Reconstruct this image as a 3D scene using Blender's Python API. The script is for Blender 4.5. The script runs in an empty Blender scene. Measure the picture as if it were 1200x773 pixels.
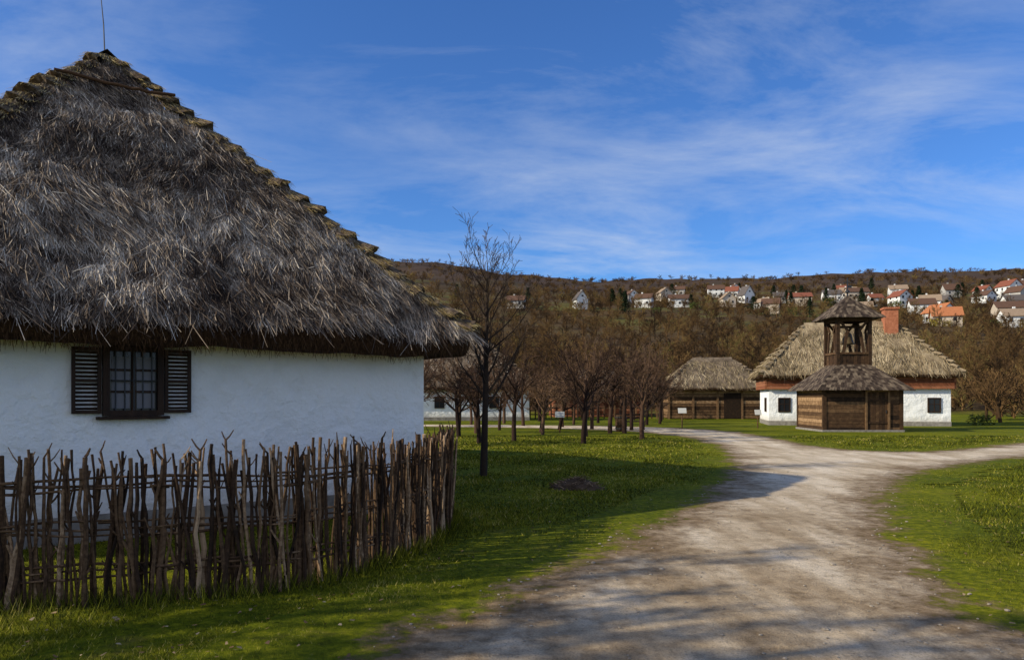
import bpy, math, random
import numpy as np
from mathutils import Vector, Matrix, noise, Quaternion
random.seed(7); rng=np.random.default_rng(7)
scene=bpy.context.scene
COL=scene.collection
R=random.uniform

# ------------------------------------------------------------ materials
def newmat(name,rough=0.9,spec=0.2):
    m=bpy.data.materials.new(name); m.use_nodes=True
    nt=m.node_tree; b=nt.nodes['Principled BSDF']
    b.inputs['Roughness'].default_value=rough
    b.inputs['Specular IOR Level'].default_value=spec
    return m,nt,b
def N(nt,t,**k):
    n=nt.nodes.new(t)
    for a,v in k.items(): setattr(n,a,v)
    return n
def ramp(nt,cols,src):
    r=N(nt,'ShaderNodeValToRGB'); e=r.color_ramp.elements
    while len(e)<len(cols): e.new(0.5)
    for i,(p,c) in enumerate(cols):
        e[i].position=p; e[i].color=(c[0],c[1],c[2],1)
    nt.links.new(src,r.inputs[0]); return r.outputs[0]
def noi(nt,scale,detail=6,rough=0.6,stretch=(1,1,1),dist=0,coord='Object'):
    tc=N(nt,'ShaderNodeTexCoord'); mp=N(nt,'ShaderNodeMapping'); mp.inputs['Scale'].default_value=stretch
    nt.links.new(tc.outputs[coord],mp.inputs[0])
    n=N(nt,'ShaderNodeTexNoise'); n.inputs['Scale'].default_value=scale; n.inputs['Detail'].default_value=detail
    n.inputs['Roughness'].default_value=rough; n.inputs['Distortion'].default_value=dist
    nt.links.new(mp.outputs[0],n.inputs['Vector']); return n.outputs['Fac']
def mix(nt,fac,a,b,typ='MIX'):
    m=N(nt,'ShaderNodeMix',data_type='RGBA',blend_type=typ)
    for s,v in ((m.inputs['Factor'],fac),(m.inputs['A'],a),(m.inputs['B'],b)):
        if hasattr(v,'links'): nt.links.new(v,s)
        elif isinstance(v,(int,float)): s.default_value=v
        else: s.default_value=(v[0],v[1],v[2],1)
    return m.outputs['Result']
def math_(nt,op,a,b=0,clamp=False):
    m=N(nt,'ShaderNodeMath',operation=op,use_clamp=clamp)
    for s,v in ((m.inputs[0],a),(m.inputs[1],b)):
        if hasattr(v,'links'): nt.links.new(v,s)
        else: s.default_value=v
    return m.outputs[0]
def bump(nt,b,h,strength=0.5,dist=0.02):
    n=N(nt,'ShaderNodeBump'); n.inputs['Strength'].default_value=strength; n.inputs['Distance'].default_value=dist
    nt.links.new(h,n.inputs['Height']); nt.links.new(n.outputs[0],b.inputs['Normal'])
def m_noise(name,cols,scale=3,stretch=(1,1,1),rough=0.9,bs=0.5,bd=0.02,bscale=None,detail=6,coord='Object'):
    m,nt,b=newmat(name,rough)
    f=noi(nt,scale,detail,0.65,stretch,coord=coord)
    nt.links.new(ramp(nt,cols,f),b.inputs['Base Color'])
    f2=noi(nt,bscale or scale*3,detail,0.7,stretch,coord=coord)
    bump(nt,b,f2,bs,bd); return m
def m_tint(name,cols,rough=0.9,nscale=8,nstr=0.35,obj=False):
    """colour from per-vertex 'tint' attribute broken up with noise"""
    m,nt,b=newmat(name,rough)
    a=N(nt,'ShaderNodeAttribute',attribute_name='tint')
    f=noi(nt,nscale,4)
    v=math_(nt,'ADD',a.outputs['Fac'],math_(nt,'MULTIPLY',math_(nt,'SUBTRACT',f,0.5),nstr))
    if obj:
        oi=N(nt,'ShaderNodeObjectInfo')
        v=math_(nt,'ADD',v,math_(nt,'MULTIPLY',math_(nt,'SUBTRACT',oi.outputs['Random'],0.5),0.8))
    nt.links.new(ramp(nt,cols,v),b.inputs['Base Color']); return m

M={}
M['thatch']=m_noise('thatch_base',[(0.3,(.034,.022,.015)),(0.5,(.135,.094,.064)),(0.7,(.31,.235,.165))],scale=9,rough=1,bs=1,bd=.05,bscale=30)
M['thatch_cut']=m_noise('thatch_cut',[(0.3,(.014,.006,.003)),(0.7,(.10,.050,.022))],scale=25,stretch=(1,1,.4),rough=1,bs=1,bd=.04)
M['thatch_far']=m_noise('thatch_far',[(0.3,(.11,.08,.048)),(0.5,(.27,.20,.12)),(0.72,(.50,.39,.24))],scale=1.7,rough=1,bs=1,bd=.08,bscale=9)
M['thatch_grey']=m_noise('thatch_grey',[(0.3,(.07,.05,.034)),(0.5,(.16,.118,.08)),(0.72,(.29,.22,.15))],scale=1.7,rough=1,bs=1,bd=.08,bscale=9)
M['straw']=m_tint('straw',[(0,(.020,.012,.008)),(.32,(.105,.072,.050)),(.62,(.33,.255,.185)),(.85,(.60,.49,.375)),(1,(.84,.73,.58))],1)
M['straw_moss']=m_tint('straw_moss',[(0,(.05,.032,.010)),(.4,(.26,.18,.065)),(.75,(.60,.45,.19)),(1,(.84,.68,.36))],1)
M['straw_gold']=m_tint('straw_gold',[(0,(.07,.048,.024)),(.4,(.23,.17,.09)),(.75,(.45,.345,.20)),(1,(.68,.55,.35))],1)
M['straw_dark']=m_tint('straw_dark',[(0,(.012,.005,.003)),(.5,(.075,.037,.017)),(1,(.25,.14,.065))],1)

def m_plaster():
    m,nt,b=newmat('lime_plaster',0.95)
    f=noi(nt,2.2,7,.6); f3=noi(nt,14,5,.6); f4=noi(nt,.8,5,.6,(1,1,.5))
    c=ramp(nt,[(.3,(.82,.82,.81)),(.5,(.89,.89,.885)),(.75,(.915,.915,.91))],f)
    c=mix(nt,ramp(nt,[(.55,(0,0,0)),(.75,(.5,.5,.5))],f4),c,(.78,.755,.70))
    tc=N(nt,'ShaderNodeTexCoord'); s=N(nt,'ShaderNodeSeparateXYZ'); nt.links.new(tc.outputs['Object'],s.inputs[0])
    h=math_(nt,'ADD',s.outputs['Z'],math_(nt,'MULTIPLY',f3,.5))
    d=ramp(nt,[(.25,(1,1,1)),(.9,(0,0,0))],h)
    nt.links.new(mix(nt,d,c,(.52,.46,.37)),b.inputs['Base Color'])
    hh=math_(nt,'ADD',math_(nt,'MULTIPLY',f,2.5),math_(nt,'MULTIPLY',f3,.35))
    bump(nt,b,hh,1,.045); return m
M['plaster']=m_plaster()
M['plinth']=m_noise('plinth',[(.3,(.16,.14,.12)),(.7,(.34,.31,.27))],scale=6)
M['wood_dark']=m_noise('dark_window_wood',[(.3,(.014,.007,.004)),(.7,(.045,.022,.011))],scale=8,stretch=(1,1,.3),rough=.6)
M['log']=m_tint('weathered_logs',[(0,(.020,.011,.006)),(.45,(.08,.042,.020)),(.8,(.20,.115,.055)),(1,(.38,.235,.125))],.85,nscale=7,nstr=.9)
M['red_wood']=m_tint('reddish_boards',[(0,(.07,.022,.010)),(.5,(.22,.072,.032)),(1,(.38,.155,.08))],.85,nscale=5,nstr=.7)
M['shingle']=m_tint('wood_shingles',[(0,(.020,.013,.009)),(.5,(.072,.049,.034)),(1,(.20,.15,.10))],.85,nscale=6,nstr=.9)
M['stick']=m_tint('hazel_sticks',[(0,(.013,.007,.004)),(.4,(.06,.032,.017)),(.75,(.17,.10,.052)),(1,(.42,.28,.17))],.85,nscale=30,nstr=.9)
M['bark']=m_tint('tree_bark',[(0,(.014,.009,.007)),(.5,(.045,.029,.019)),(1,(.14,.095,.06))],.9,nscale=12,nstr=.6)
M['twig']=m_tint('orchard_twigs',[(0,(.020,.010,.007)),(.45,(.072,.039,.024)),(1,(.19,.112,.064))],.9,nscale=5,nstr=.4,obj=True)
M['shrub']=m_tint('hill_twigs',[(0,(.020,.012,.005)),(.3,(.062,.034,.014)),(.6,(.135,.074,.028)),(.85,(.21,.125,.046)),(1,(.17,.14,.04))],.95,nscale=1,nstr=.3,obj=True)
M['conifer']=m_tint('conifer_needles',[(0,(.006,.013,.005)),(1,(.03,.05,.015))],.9)
M['yellow']=m_tint('forsythia',[(0,(.2,.15,.02)),(1,(.5,.38,.04))],.9)
M['green']=m_tint('green_bush',[(0,(.03,.045,.01)),(1,(.13,.15,.03))],.9)
M['iron']=newmat('iron',.5,.5)[0]; M['iron'].node_tree.nodes['Principled BSDF'].inputs['Base Color'].default_value=(.02,.02,.022,1)
M['bronze']=m_noise('bell_bronze',[(.3,(.05,.035,.02)),(.7,(.14,.1,.05))],rough=.45,scale=6)
g,nt,b=newmat('window_glass',.15,.4); b.inputs['Base Color'].default_value=(.015,.017,.02,1); M['glass']=g
g,nt,b=newmat('curtain',.9); b.inputs['Base Color'].default_value=(.20,.20,.22,1); M['curtain']=g
g,nt,b=newmat('sign_panel',.8); b.inputs['Base Color'].default_value=(.55,.54,.5,1); M['panel']=g
M['brick']=m_noise('chimney_brick',[(.3,(.28,.09,.042)),(.7,(.50,.19,.10))],scale=7)
M['stone']=m_noise('stones',[(.3,(.2,.165,.125)),(.7,(.44,.37,.29))],scale=20)
M['leaf']=m_tint('dead_leaves',[(0,(.08,.04,.02)),(.5,(.25,.15,.07)),(1,(.45,.34,.2))],.8)
M['grassblade']=m_tint('grass_blades',[(0,(.010,.015,.001)),(.35,(.045,.056,.002)),(.7,(.138,.146,.004)),(.92,(.28,.25,.018)),(1,(.42,.34,.10))],.85,nscale=1.2,nstr=1.0)
M['soil']=m_noise('soil',[(.3,(.05,.03,.017)),(.7,(.16,.10,.058))],scale=9,bs=1,bd=.05)

def grass_color(nt):
    a=noi(nt,.35,5,.6); c=noi(nt,9,8,.75); e=noi(nt,1.6,6,.7)
    base=ramp(nt,[(.28,(.024,.034,.001)),(.5,(.125,.142,.003)),(.72,(.29,.27,.012))],c)
    big=ramp(nt,[(.33,(.58,.68,.66)),(.65,(1.3,1.2,.95))],a)
    r=mix(nt,1.0,base,big,'MULTIPLY')
    return mix(nt,ramp(nt,[(.55,(0,0,0)),(.75,(.6,.6,.6))],e),r,(.19,.14,.035))
def m_ground():
    m,nt,b=newmat('lawn_and_hillside',1,.1)
    g=grass_color(nt)
    f=noi(nt,.03,9,.75); f2=noi(nt,.25,6,.7)
    hill=mix(nt,.6,ramp(nt,[(.3,(.032,.019,.008)),(.5,(.08,.047,.019)),(.7,(.15,.096,.04))],f),
                ramp(nt,[(.3,(.026,.016,.007)),(.7,(.14,.09,.036))],f2))
    tc=N(nt,'ShaderNodeTexCoord'); s=N(nt,'ShaderNodeSeparateXYZ'); nt.links.new(tc.outputs['Object'],s.inputs[0])
    yy=math_(nt,'ADD',s.outputs['Y'],math_(nt,'MULTIPLY',noi(nt,.08,3),22))
    mr=N(nt,'ShaderNodeMapRange'); mr.inputs[1].default_value=78; mr.inputs[2].default_value=88; nt.links.new(yy,mr.inputs[0])
    gard=ramp(nt,[(.50,(0,0,0)),(.58,(.85,.85,.85))],noi(nt,.035,4,.6,(1,1,1)))
    mrg=N(nt,'ShaderNodeMapRange'); mrg.inputs[1].default_value=230; mrg.inputs[2].default_value=300; nt.links.new(s.outputs['Y'],mrg.inputs[0])
    hill=mix(nt,math_(nt,'MULTIPLY',gard,mrg.outputs[0]),hill,(.11,.10,.025))
    c=mix(nt,mr.outputs[0],g,hill)
    mr2=N(nt,'ShaderNodeMapRange'); mr2.inputs[1].default_value=500; mr2.inputs[2].default_value=700; mr2.inputs[4].default_value=.9; nt.links.new(s.outputs['Y'],mr2.inputs[0])
    c=mix(nt,mr2.outputs[0],c,ramp(nt,[(.3,(.04,.028,.022)),(.7,(.09,.056,.038))],noi(nt,.08,8,.8)))
    nt.links.new(c,b.inputs['Base Color']); bump(nt,b,noi(nt,22,6,.7),.8,.05); return m
M['ground']=m_ground()
def m_road():
    m,nt,b=newmat('gravel_road',1,.1)
    a=N(nt,'ShaderNodeAttribute',attribute_name='tint') # metres inside road edge (positive = road)
    n1=noi(nt,.9,6,.65); n2=noi(nt,5,8,.75); n3=noi(nt,60,4,.7); n4=noi(nt,.45,5,.6)
    streak=noi(nt,1.6,6,.6,(1.0,.22,1))
    v=math_(nt,'ADD',a.outputs['Fac'],math_(nt,'MULTIPLY',math_(nt,'SUBTRACT',n1,.5),1.7))
    v=math_(nt,'ADD',v,math_(nt,'MULTIPLY',math_(nt,'SUBTRACT',n2,.5),1.4))
    fac=N(nt,'ShaderNodeMapRange'); fac.inputs[1].default_value=-.22; fac.inputs[2].default_value=.12; nt.links.new(v,fac.inputs[0])
    fac2=N(nt,'ShaderNodeMapRange'); fac2.inputs[1].default_value=.0; fac2.inputs[2].default_value=.85; nt.links.new(v,fac2.inputs[0])
    dirt=ramp(nt,[(.3,(.11,.066,.031)),(.7,(.25,.165,.088))],n2)
    grav=ramp(nt,[(.3,(.42,.325,.215)),(.5,(.64,.525,.38)),(.7,(.78,.67,.52))],streak)
    tc=N(nt,'ShaderNodeTexCoord'); s=N(nt,'ShaderNodeSeparateXYZ'); nt.links.new(tc.outputs['Object'],s.inputs[0])
    mrn=N(nt,'ShaderNodeMapRange'); mrn.inputs[1].default_value=6; mrn.inputs[2].default_value=19; mrn.inputs[3].default_value=.85; mrn.inputs[4].default_value=0; nt.links.new(s.outputs['Y'],mrn.inputs[0])
    ef=math_(nt,'MULTIPLY',mrn.outputs[0],ramp(nt,[(.36,(1,1,1)),(.62,(.35,.35,.35))],streak))
    grav=mix(nt,ef,grav,ramp(nt,[(.3,(.20,.135,.074)),(.7,(.41,.30,.185))],n2))
    grav=mix(nt,1.0,grav,ramp(nt,[(.32,(.70,.65,.57)),(.55,(1.05,1.04,1.02))],n4),'MULTIPLY')
    grav=mix(nt,1.0,grav,ramp(nt,[(.3,(.70,.67,.63)),(.5,(1,1,1)),(.7,(1.15,1.14,1.12))],n2),'MULTIPLY')
    grav=mix(nt,1.0,grav,ramp(nt,[(.32,(.62,.6,.57)),(.48,(1,1,1)),(.75,(1.25,1.23,1.2))],n3),'MULTIPLY')
    c=mix(nt,fac2.outputs[0],dirt,grav)
    c=mix(nt,fac.outputs[0],grass_color(nt),c)
    nt.links.new(c,b.inputs['Base Color'])
    h=math_(nt,'ADD',math_(nt,'MULTIPLY',n2,2.0),math_(nt,'MULTIPLY',n3,.5))
    bump(nt,b,h,1,.018); return m
M['road']=m_road()

# ------------------------------------------------------------ mesh helpers
def link(o,parent=None):
    COL.objects.link(o)
    if parent is not None: o.parent=parent
    return o
def empty(name,loc=(0,0,0),rz=0):
    o=bpy.data.objects.new(name,None); o.location=loc; o.rotation_euler=(0,0,rz); o.empty_display_size=.3
    return link(o)
class MB:
    def __init__(s): s.v=[];s.f=[];s.m=[];s.t=[]
    def add(s,vs,fs,mi=0,t=.5):
        o=len(s.v); s.v+= [tuple(v) for v in vs]; s.f+=[tuple(i+o for i in f) for f in fs]; s.m+=[mi]*len(fs)
        s.t+= [t]*len(vs) if isinstance(t,(int,float)) else list(t)
    def box(s,c,d,mi=0,t=.5,rot=None,taper=1):
        x,y,z=d[0]/2,d[1]/2,d[2]/2
        vs=[Vector((sx*x*(taper if sz>0 else 1),sy*y*(taper if sz>0 else 1),sz*z)) for sz in(-1,1) for sy in(-1,1) for sx in(-1,1)]
        if rot is not None: vs=[rot@v for v in vs]
        c=Vector(c); vs=[v+c for v in vs]
        s.add(vs,[(0,2,3,1),(4,5,7,6),(0,1,5,4),(2,6,7,3),(0,4,6,2),(1,3,7,5)],mi,t)
    def tube(s,pts,rad,n=5,mi=0,t=.5,cap=True,jit=0):
        pts=[Vector(p) for p in pts]; vs=[];ref=None
        for i,p in enumerate(pts):
            d=(pts[min(i+1,len(pts)-1)]-pts[max(i-1,0)])
            if d.length<1e-6: d=Vector((0,0,1))
            d.normalize()
            if ref is None: ref=d.orthogonal().normalized()
            ref=(ref-d*ref.dot(d)); ref=ref.normalized() if ref.length>1e-5 else d.orthogonal().normalized()
            bb=d.cross(ref)
            for k in range(n):
                a=2*math.pi*k/n; r=rad[i]*(1+(R(-jit,jit) if jit else 0))
                vs.append(p+ref*math.cos(a)*r+bb*math.sin(a)*r)
        fs=[]
        for i in range(len(pts)-1):
            for k in range(n):
                fs.append((i*n+k,i*n+(k+1)%n,(i+1)*n+(k+1)%n,(i+1)*n+k))
        if cap: fs.append(tuple(range(n-1,-1,-1))); fs.append(tuple((len(pts)-1)*n+k for k in range(n)))
        s.add(vs,fs,mi,t)
    def build(s,name,mats,parent=None,smooth=False,me_only=False):
        me=bpy.data.meshes.new(name); me.from_pydata(s.v,[],s.f)
        for m in mats: me.materials.append(m)
        me.polygons.foreach_set('material_index',s.m)
        a=me.attributes.new('tint','FLOAT','POINT'); a.data.foreach_set('value',s.t)
        if smooth: me.polygons.foreach_set('use_smooth',[True]*len(s.f))
        me.update()
        if me_only: return me
        return link(bpy.data.objects.new(name,me),parent)
def strips(name,P,D,W,T,mat,parent=None,tri=False,tipw=.5):
    """bulk thin blades: base P, direction D, half width vector W, tint T"""
    n=len(P)
    if tri: V=np.stack([P-W,P+W,P+D],1); k=3
    else: V=np.stack([P-W,P+W,P+D+W*tipw,P+D-W*tipw],1); k=4
    me=bpy.data.meshes.new(name); me.vertices.add(n*k); me.vertices.foreach_set('co',V.reshape(-1).astype(np.float32))
    me.loops.add(n*k); me.loops.foreach_set('vertex_index',np.arange(n*k,dtype=np.int32))
    me.polygons.add(n); me.polygons.foreach_set('loop_start',(np.arange(n)*k).astype(np.int32))
    try: me.polygons.foreach_set('loop_total',np.full(n,k,dtype=np.int32))
    except Exception: pass
    me.materials.append(mat); a=me.attributes.new('tint','FLOAT','POINT')
    a.data.foreach_set('value',np.repeat(T,k).astype(np.float32)); me.update(calc_edges=True); me.validate()
    return link(bpy.data.objects.new(name,me),parent)

# ------------------------------------------------------------ terrain height
HY=np.array([-50,68,90,150,200,300,400,550,700,1000,1150,1700.]); HZ=np.array([0,0,1.2,8,16,33,52,80,110,172,161,60.])
def H(x,y):
    x=np.asarray(x,float); y=np.asarray(y,float)
    z=np.interp(y,HY,HZ)
    ang=np.clip(x/np.maximum(y,60),-1.2,1.2)
    k=np.interp(ang,[-1.2,-.3,-.11,.0,.11,.25,.67,1.2],[1.0,1.03,1.03,.95,.885,.905,.985,1.02])
    w=np.clip((y-75)/120,0,1)
    n=np.sin(x*.021+1.3)*np.cos(y*.017)+.5*np.sin(x*.053+y*.031)+.3*np.sin(x*.11-y*.07)
    return z*(1+(k-1)*np.clip(y/700,0,1))+w*n*np.clip(y/260,0,2.6)
def sspace(a,b,n,p):
    t=np.linspace(-1,1,n); s=np.sinh(t*p)/np.sinh(p); return np.where(s<0,-s*a,s*b)
gx=sspace(-1500,1800,260,5.5); gy=np.concatenate([np.linspace(-60,68,40),68+1632*(np.sinh(np.linspace(0,1,230)*3)/np.sinh(3))[1:]])
X,Y=np.meshgrid(gx,gy); Z=H(X,Y)
nx_,ny_=len(gx),len(gy)
idx=np.arange(nx_*ny_).reshape(ny_,nx_)
F=np.stack([idx[:-1,:-1],idx[:-1,1:],idx[1:,1:],idx[1:,:-1]],-1).reshape(-1,4)
me=bpy.data.meshes.new('ground'); me.from_pydata(np.stack([X,Y,Z],-1).reshape(-1,3).tolist(),[],F.tolist())
me.materials.append(M['ground']); me.polygons.foreach_set('use_smooth',[True]*len(F)); link(bpy.data.objects.new('ground',me))

# ------------------------------------------------------------ road
poly=[(-2.4,-12),(-1.9,0),(-1.6,3),(-1.15,4.97),(-.45,6),(.45,7.46),(1.8,9.87),(4.05,14.6),(5.6,19.1),(7.1,25.5),(7.6,32),(6.2,38.5),(1,43),(-12,46),
 (-12,49),(2,47),(8,44.5),(11,39),(11.0,34),(10.5,28.5),(10.5,25),(12.4,23.3),(16.1,26.2),(19.6,29.2),(45,40),(45,33),(24,26.5),(15,22.3),(12.0,20),
 (9.3,17.6),(7.1,14.6),(5.4,11.3),(4.3,8.3),(3.8,6.8),(3.5,5.2),(3.4,0),(3.4,-12)]
for _ in range(2):
    q=[]
    for i in range(len(poly)):
        a=np.array(poly[i]);b_=np.array(poly[(i+1)%len(poly)]); q+=[tuple(a*.75+b_*.25),tuple(a*.25+b_*.75)]
    poly=q
PL=np.array(poly)
def road_sd(x,y):
    """positive inside the road"""
    x=np.asarray(x,float).ravel(); y=np.asarray(y,float).ravel()
    out=np.full(len(x),1e9); ins=np.zeros(len(x),bool)
    for i in range(len(PL)):
        a=PL[i-1]; b_=PL[i]; d=b_-a; L=d@d
        t=np.clip(((x-a[0])*d[0]+(y-a[1])*d[1])/L,0,1)
        out=np.minimum(out,np.hypot(x-a[0]-t*d[0],y-a[1]-t*d[1]))
        c=((a[1]>y)!=(b_[1]>y)); 
        if abs(d[1])>1e-9: ins^= c&(x<(d[0]*(y-a[1])/d[1]+a[0]))
    return np.where(ins,out,-out)
vs=[];fs=[];ts=[]
for (x0,x1,y0,y1,c) in ((-4,8,-3,15,.12),(-14,46,15,51,.4)):
    xs=np.arange(x0,x1+c/2,c); ys=np.arange(y0,y1+c/2,c); XX,YY=np.meshgrid(xs,ys)
    sd=road_sd(XX,YY).reshape(XX.shape)
    ZZ=.014+0*XX
    base=len(vs); w=len(xs)
    vs+=np.stack([XX,YY,ZZ],-1).reshape(-1,3).tolist(); ts+=sd.ravel().tolist()
    keep=(sd[:-1,:-1]>-1.1)
    for j,i in zip(*np.nonzero(keep)):
        a=base+j*w+i; fs.append((a,a+1,a+w+1,a+w))
mb=MB(); mb.v=vs; mb.f=fs; mb.m=[0]*len(fs); mb.t=ts; mb.build('gravel_road',[M['road']])

mb=MB()
def stone(p,s,mb,mi=0):
    vs=[];
    for z,r in((-.4,.7),(.1,1),(.55,.6)):
        for k in range(6):
            a=k*math.pi/3; vs.append((p[0]+math.cos(a)*r*s*R(.75,1.2),p[1]+math.sin(a)*r*s*R(.75,1.2),p[2]+z*s*.8))
    fs=[(i*6+k,i*6+(k+1)%6,(i+1)*6+(k+1)%6,(i+1)*6+k) for i in range(2) for k in range(6)]+[tuple(12+k for k in range(6))]
    mb.add(vs,fs,mi)
for _ in range(1500):
    y=4+14*random.random()**1.5; x=R(-2,7); s=float(road_sd(x,y)[0])
    if s<-.25: continue
    if s>.9 and random.random()<.6: continue
    stone((x,y,.018),R(.006,.018) if random.random()<.95 else R(.02,.04),mb)
mb.build('loose_stones',[M['stone']])

# ------------------------------------------------------------ roof generator
def ringpt(cx,cy,side,s,rr):
    if side==0: x,y=-cx+2*cx*s,-cy
    elif side==1: x,y=cx,-cy+2*cy*s
    elif side==2: x,y=cx-2*cx*s,cy
    else: x,y=-cx,cy-2*cy*s
    r=min(rr,cy*.9,cx*.9)
    if r>0.01:
        ex=abs(x)-(cx-r); ey=abs(y)-(cy-r)
        if ex>0 and ey>0:
            l=math.hypot(ex,ey); ex,ey=ex/l*r,ey/l*r
            x=math.copysign(cx-r+ex,x); y=math.copysign(cy-r+ey,y)
    return x,y
def thatch_roof(parent,hx,hy,ze,zr,wall_in,thick=.3,rr=.35,amp=.05,seed=0,mats=('thatch','thatch_cut'),nseg=(40,30),nstr=0,strmat='straw',
                sides=(0,1,2,3),sw=.005,slen=(.15,.45),bundles=18,bmat='straw',bmesh_mat='thatch',cap=True,bth=1.0):
    slope=(zr-ze)/hy
    def dis(x,y,z): return noise.noise(Vector((x*.9+seed,y*.9,z*.9)))*amp+noise.noise(Vector((x*3+seed,y*3,z*3)))*amp*.45
    prof=[(wall_in,ze-thick+wall_in*slope*.6,1),(.16,ze-thick,1),(.05,ze-thick+.02,1),(.0,ze-thick*.55,1),(-.01,ze-.05,1),(.03,ze+.03,0)]
    K=18
    for k in range(1,K+1):
        i=.03+(hy-.03)*k/K; prof.append((i,ze+i*slope+ (.05 if (k>=K-3 and cap) else 0),0))
    if cap: prof.insert(len(prof)-4,(.03+(hy-.03)*(K-3.08)/K,ze+(.03+(hy-.03)*(K-3.08)/K)*slope,0))
    cols=[]
    for side in range(4):
        n=nseg[0] if side in(0,2) else nseg[1]
        cols+=[(side,j/n) for j in range(n)]
    mb=MB(); n=len(cols)
    for (i,z,c) in prof:
        for (sd,s) in cols:
            cx=max(hx-i,.02);cy=max(hy-i,.015)
            x,y=ringpt(cx,cy,sd,s,rr)
            d=dis(x,y,z); out=Vector((x/cx,y/cy,0)); 
            mb.v.append((x+out.x*d*.5*(1 if i<hy-.1 else .3),y+out.y*d*.5*(1 if i<hy-.1 else .3),z+d*(1 if not c else .7))); mb.t.append(.5)
    for r in range(len(prof)-1):
        for k in range(n):
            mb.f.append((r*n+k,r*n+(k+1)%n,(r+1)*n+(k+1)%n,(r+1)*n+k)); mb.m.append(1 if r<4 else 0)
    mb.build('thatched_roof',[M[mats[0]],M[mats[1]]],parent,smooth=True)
    if nstr:
        P=[];D=[];W=[];T=[]
        sides_n={0:((0,-1),(1,0),hx,hy),2:((0,1),(-1,0),hx,hy),1:((1,0),(0,1),hy,hx),3:((-1,0),(0,-1),hy,hx)}
        areas={k:( (hx*2+ (2*(hx-hy)))/2*hy if k in(0,2) else hy*hy) for k in sides}
        tot=sum(areas.values())
        for k in sides:
            (ox,oy),(ax,ay),half,ext=sides_n[k]
            for _ in range(int(nstr*areas[k]/tot)):
                while True:
                    i=R(0,hy*.995); u=R(-half,half)
                    if abs(u)<half-i: break
                e=ext-i; x=ax*u+ox*e; y=ay*u+oy*e; z=ze+i*slope
                d=dis(x,y,z)
                nrm=Vector((ox*slope,oy*slope,1)).normalized(); dn=Vector((ox,oy,-slope)).normalized(); la=Vector((ax,ay,0))
                g=noise.noise(Vector((x*.8,y*.8,z*.8+5)))
                ang=random.gauss(0,.27)+g*.5
                if random.random()<.08: ang+=R(-1.1,1.1)
                L=R(*slen)*(1 if random.random()<.96 else 1.9)
                dd=dn*math.cos(ang)+la*math.sin(ang)+nrm*R(-.04,.13)
                wv=(la*math.cos(ang)-dn*math.sin(ang))*1+nrm*R(-.8,.8)
                P.append(Vector((x,y,z+d+.012))+nrm*R(0,.035)); D.append(dd*L); W.append(wv*sw*R(.6,1.5))
                low=max(0,1-i/1.1)
                tv=random.gauss(.47,.2)+noise.noise(Vector((x*.7,y*.7,z*.7)))*.34+noise.noise(Vector((x*4.5,y*4.5,z*4.5)))*.55-low*.12; T.append(min(max(tv,0),1))
        strips('roof_straw',np.array(P),np.array(D),np.array(W),np.array(T),M[strmat],parent)
        P=[];D=[];W=[];T=[]
        for k in sides:
            (ox,oy),(ax,ay),half,ext=sides_n[k]
            for _ in range(int(half*2*520*(nstr>20000)+half*2*60)):
                u=R(-half+.08,half-.08); i=R(0,.13); h=R(0,1)
                q=max(0,abs(u)-(half-rr))/rr; ind=rr*(1-math.sqrt(max(0,1-q*q)))*.6
                x=ax*u+ox*(ext-i*(1-h)-ind);y=ay*u+oy*(ext-i*(1-h)-ind); z=ze-thick+ thick*h+R(-.02,.03)
                d=dis(x,y,z)
                P.append((x+ox*(d*.5+.005),y+oy*(d*.5+.005),z+d*.7)); L=R(.04,.13)
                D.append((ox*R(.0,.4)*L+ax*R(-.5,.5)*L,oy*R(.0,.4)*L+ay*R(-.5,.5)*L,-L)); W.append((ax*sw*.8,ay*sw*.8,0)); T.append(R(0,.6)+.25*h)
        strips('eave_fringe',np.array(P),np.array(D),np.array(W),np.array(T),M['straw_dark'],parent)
    if bundles:
        mb=MB(); P=[];D=[];W=[];T=[]
        for sx,sy in ((-1,-1),(-1,1),(1,-1),(1,1)):
            a=Vector((sx*(hx-.12),sy*(hy-.12),ze+.12*slope)); c=Vector((sx*(hx-hy),0,zr))
            dr=(a-c); L=dr.length; dr.normalize(); lat=dr.cross(Vector((0,0,1))).normalized(); up=lat.cross(dr).normalized()
            if up.z<0: up=-up
            for k in range(bundles):
                t=(k+.35+R(-.1,.1))/bundles; p0=c+dr*(L*t-.18*L/bundles); p1=p0+dr*(L/bundles*R(1.05,1.3))
                vs=[];wd=R(.17,.23)*(L/7)**.5*(.75 if t<.12 else 1); th=R(.05,.11)*(L/7)**.5*bth
                for p,ws,hh in ((p0,.75,.0),(p1,1.0,th)):
                    for q in (-1,-.6,0,.6,1):
                        vs.append(p+lat*q*wd*ws+up*(hh+.02-abs(q)**1.5*wd*.68)+dr*R(-.05,.05)*(ws==1)+Vector((R(-.02,.02),R(-.02,.02),R(-.02,.02))))
                for q in (-1,-.6,0,.6,1):
                    vs.append(p1-dr*.06+lat*q*wd*.8+up*(-.06-abs(q)*wd*.5))
                fs=[(i,i+1,i+6,i+5) for i in range(4)]+[(5+i,6+i,11+i,10+i) for i in range(4)]
                mb.add(vs,fs,0,[R(.1,.7) for _ in vs])
                ns=300 if nstr>20000 else 16
                for _ in range(ns):
                    q=R(-1.1,1.1); f=R(0,1); p=p0.lerp(p1,f)+lat*q*wd+up*(th*f+.022-abs(q)**1.5*wd*.68)
                    l=R(.05,.15)*(1 if f>.6 else 1.3)*(1 if nstr>20000 else 2); P.append(p); D.append((dr*R(.7,1)+lat*(q*.4+R(-.35,.35))+up*R(-.08,.12+.08*f))*l); W.append((lat*R(.4,1)+up*R(-.6,.6))*sw); T.append(min(1,max(0,random.gauss(.58,.25))))
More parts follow.
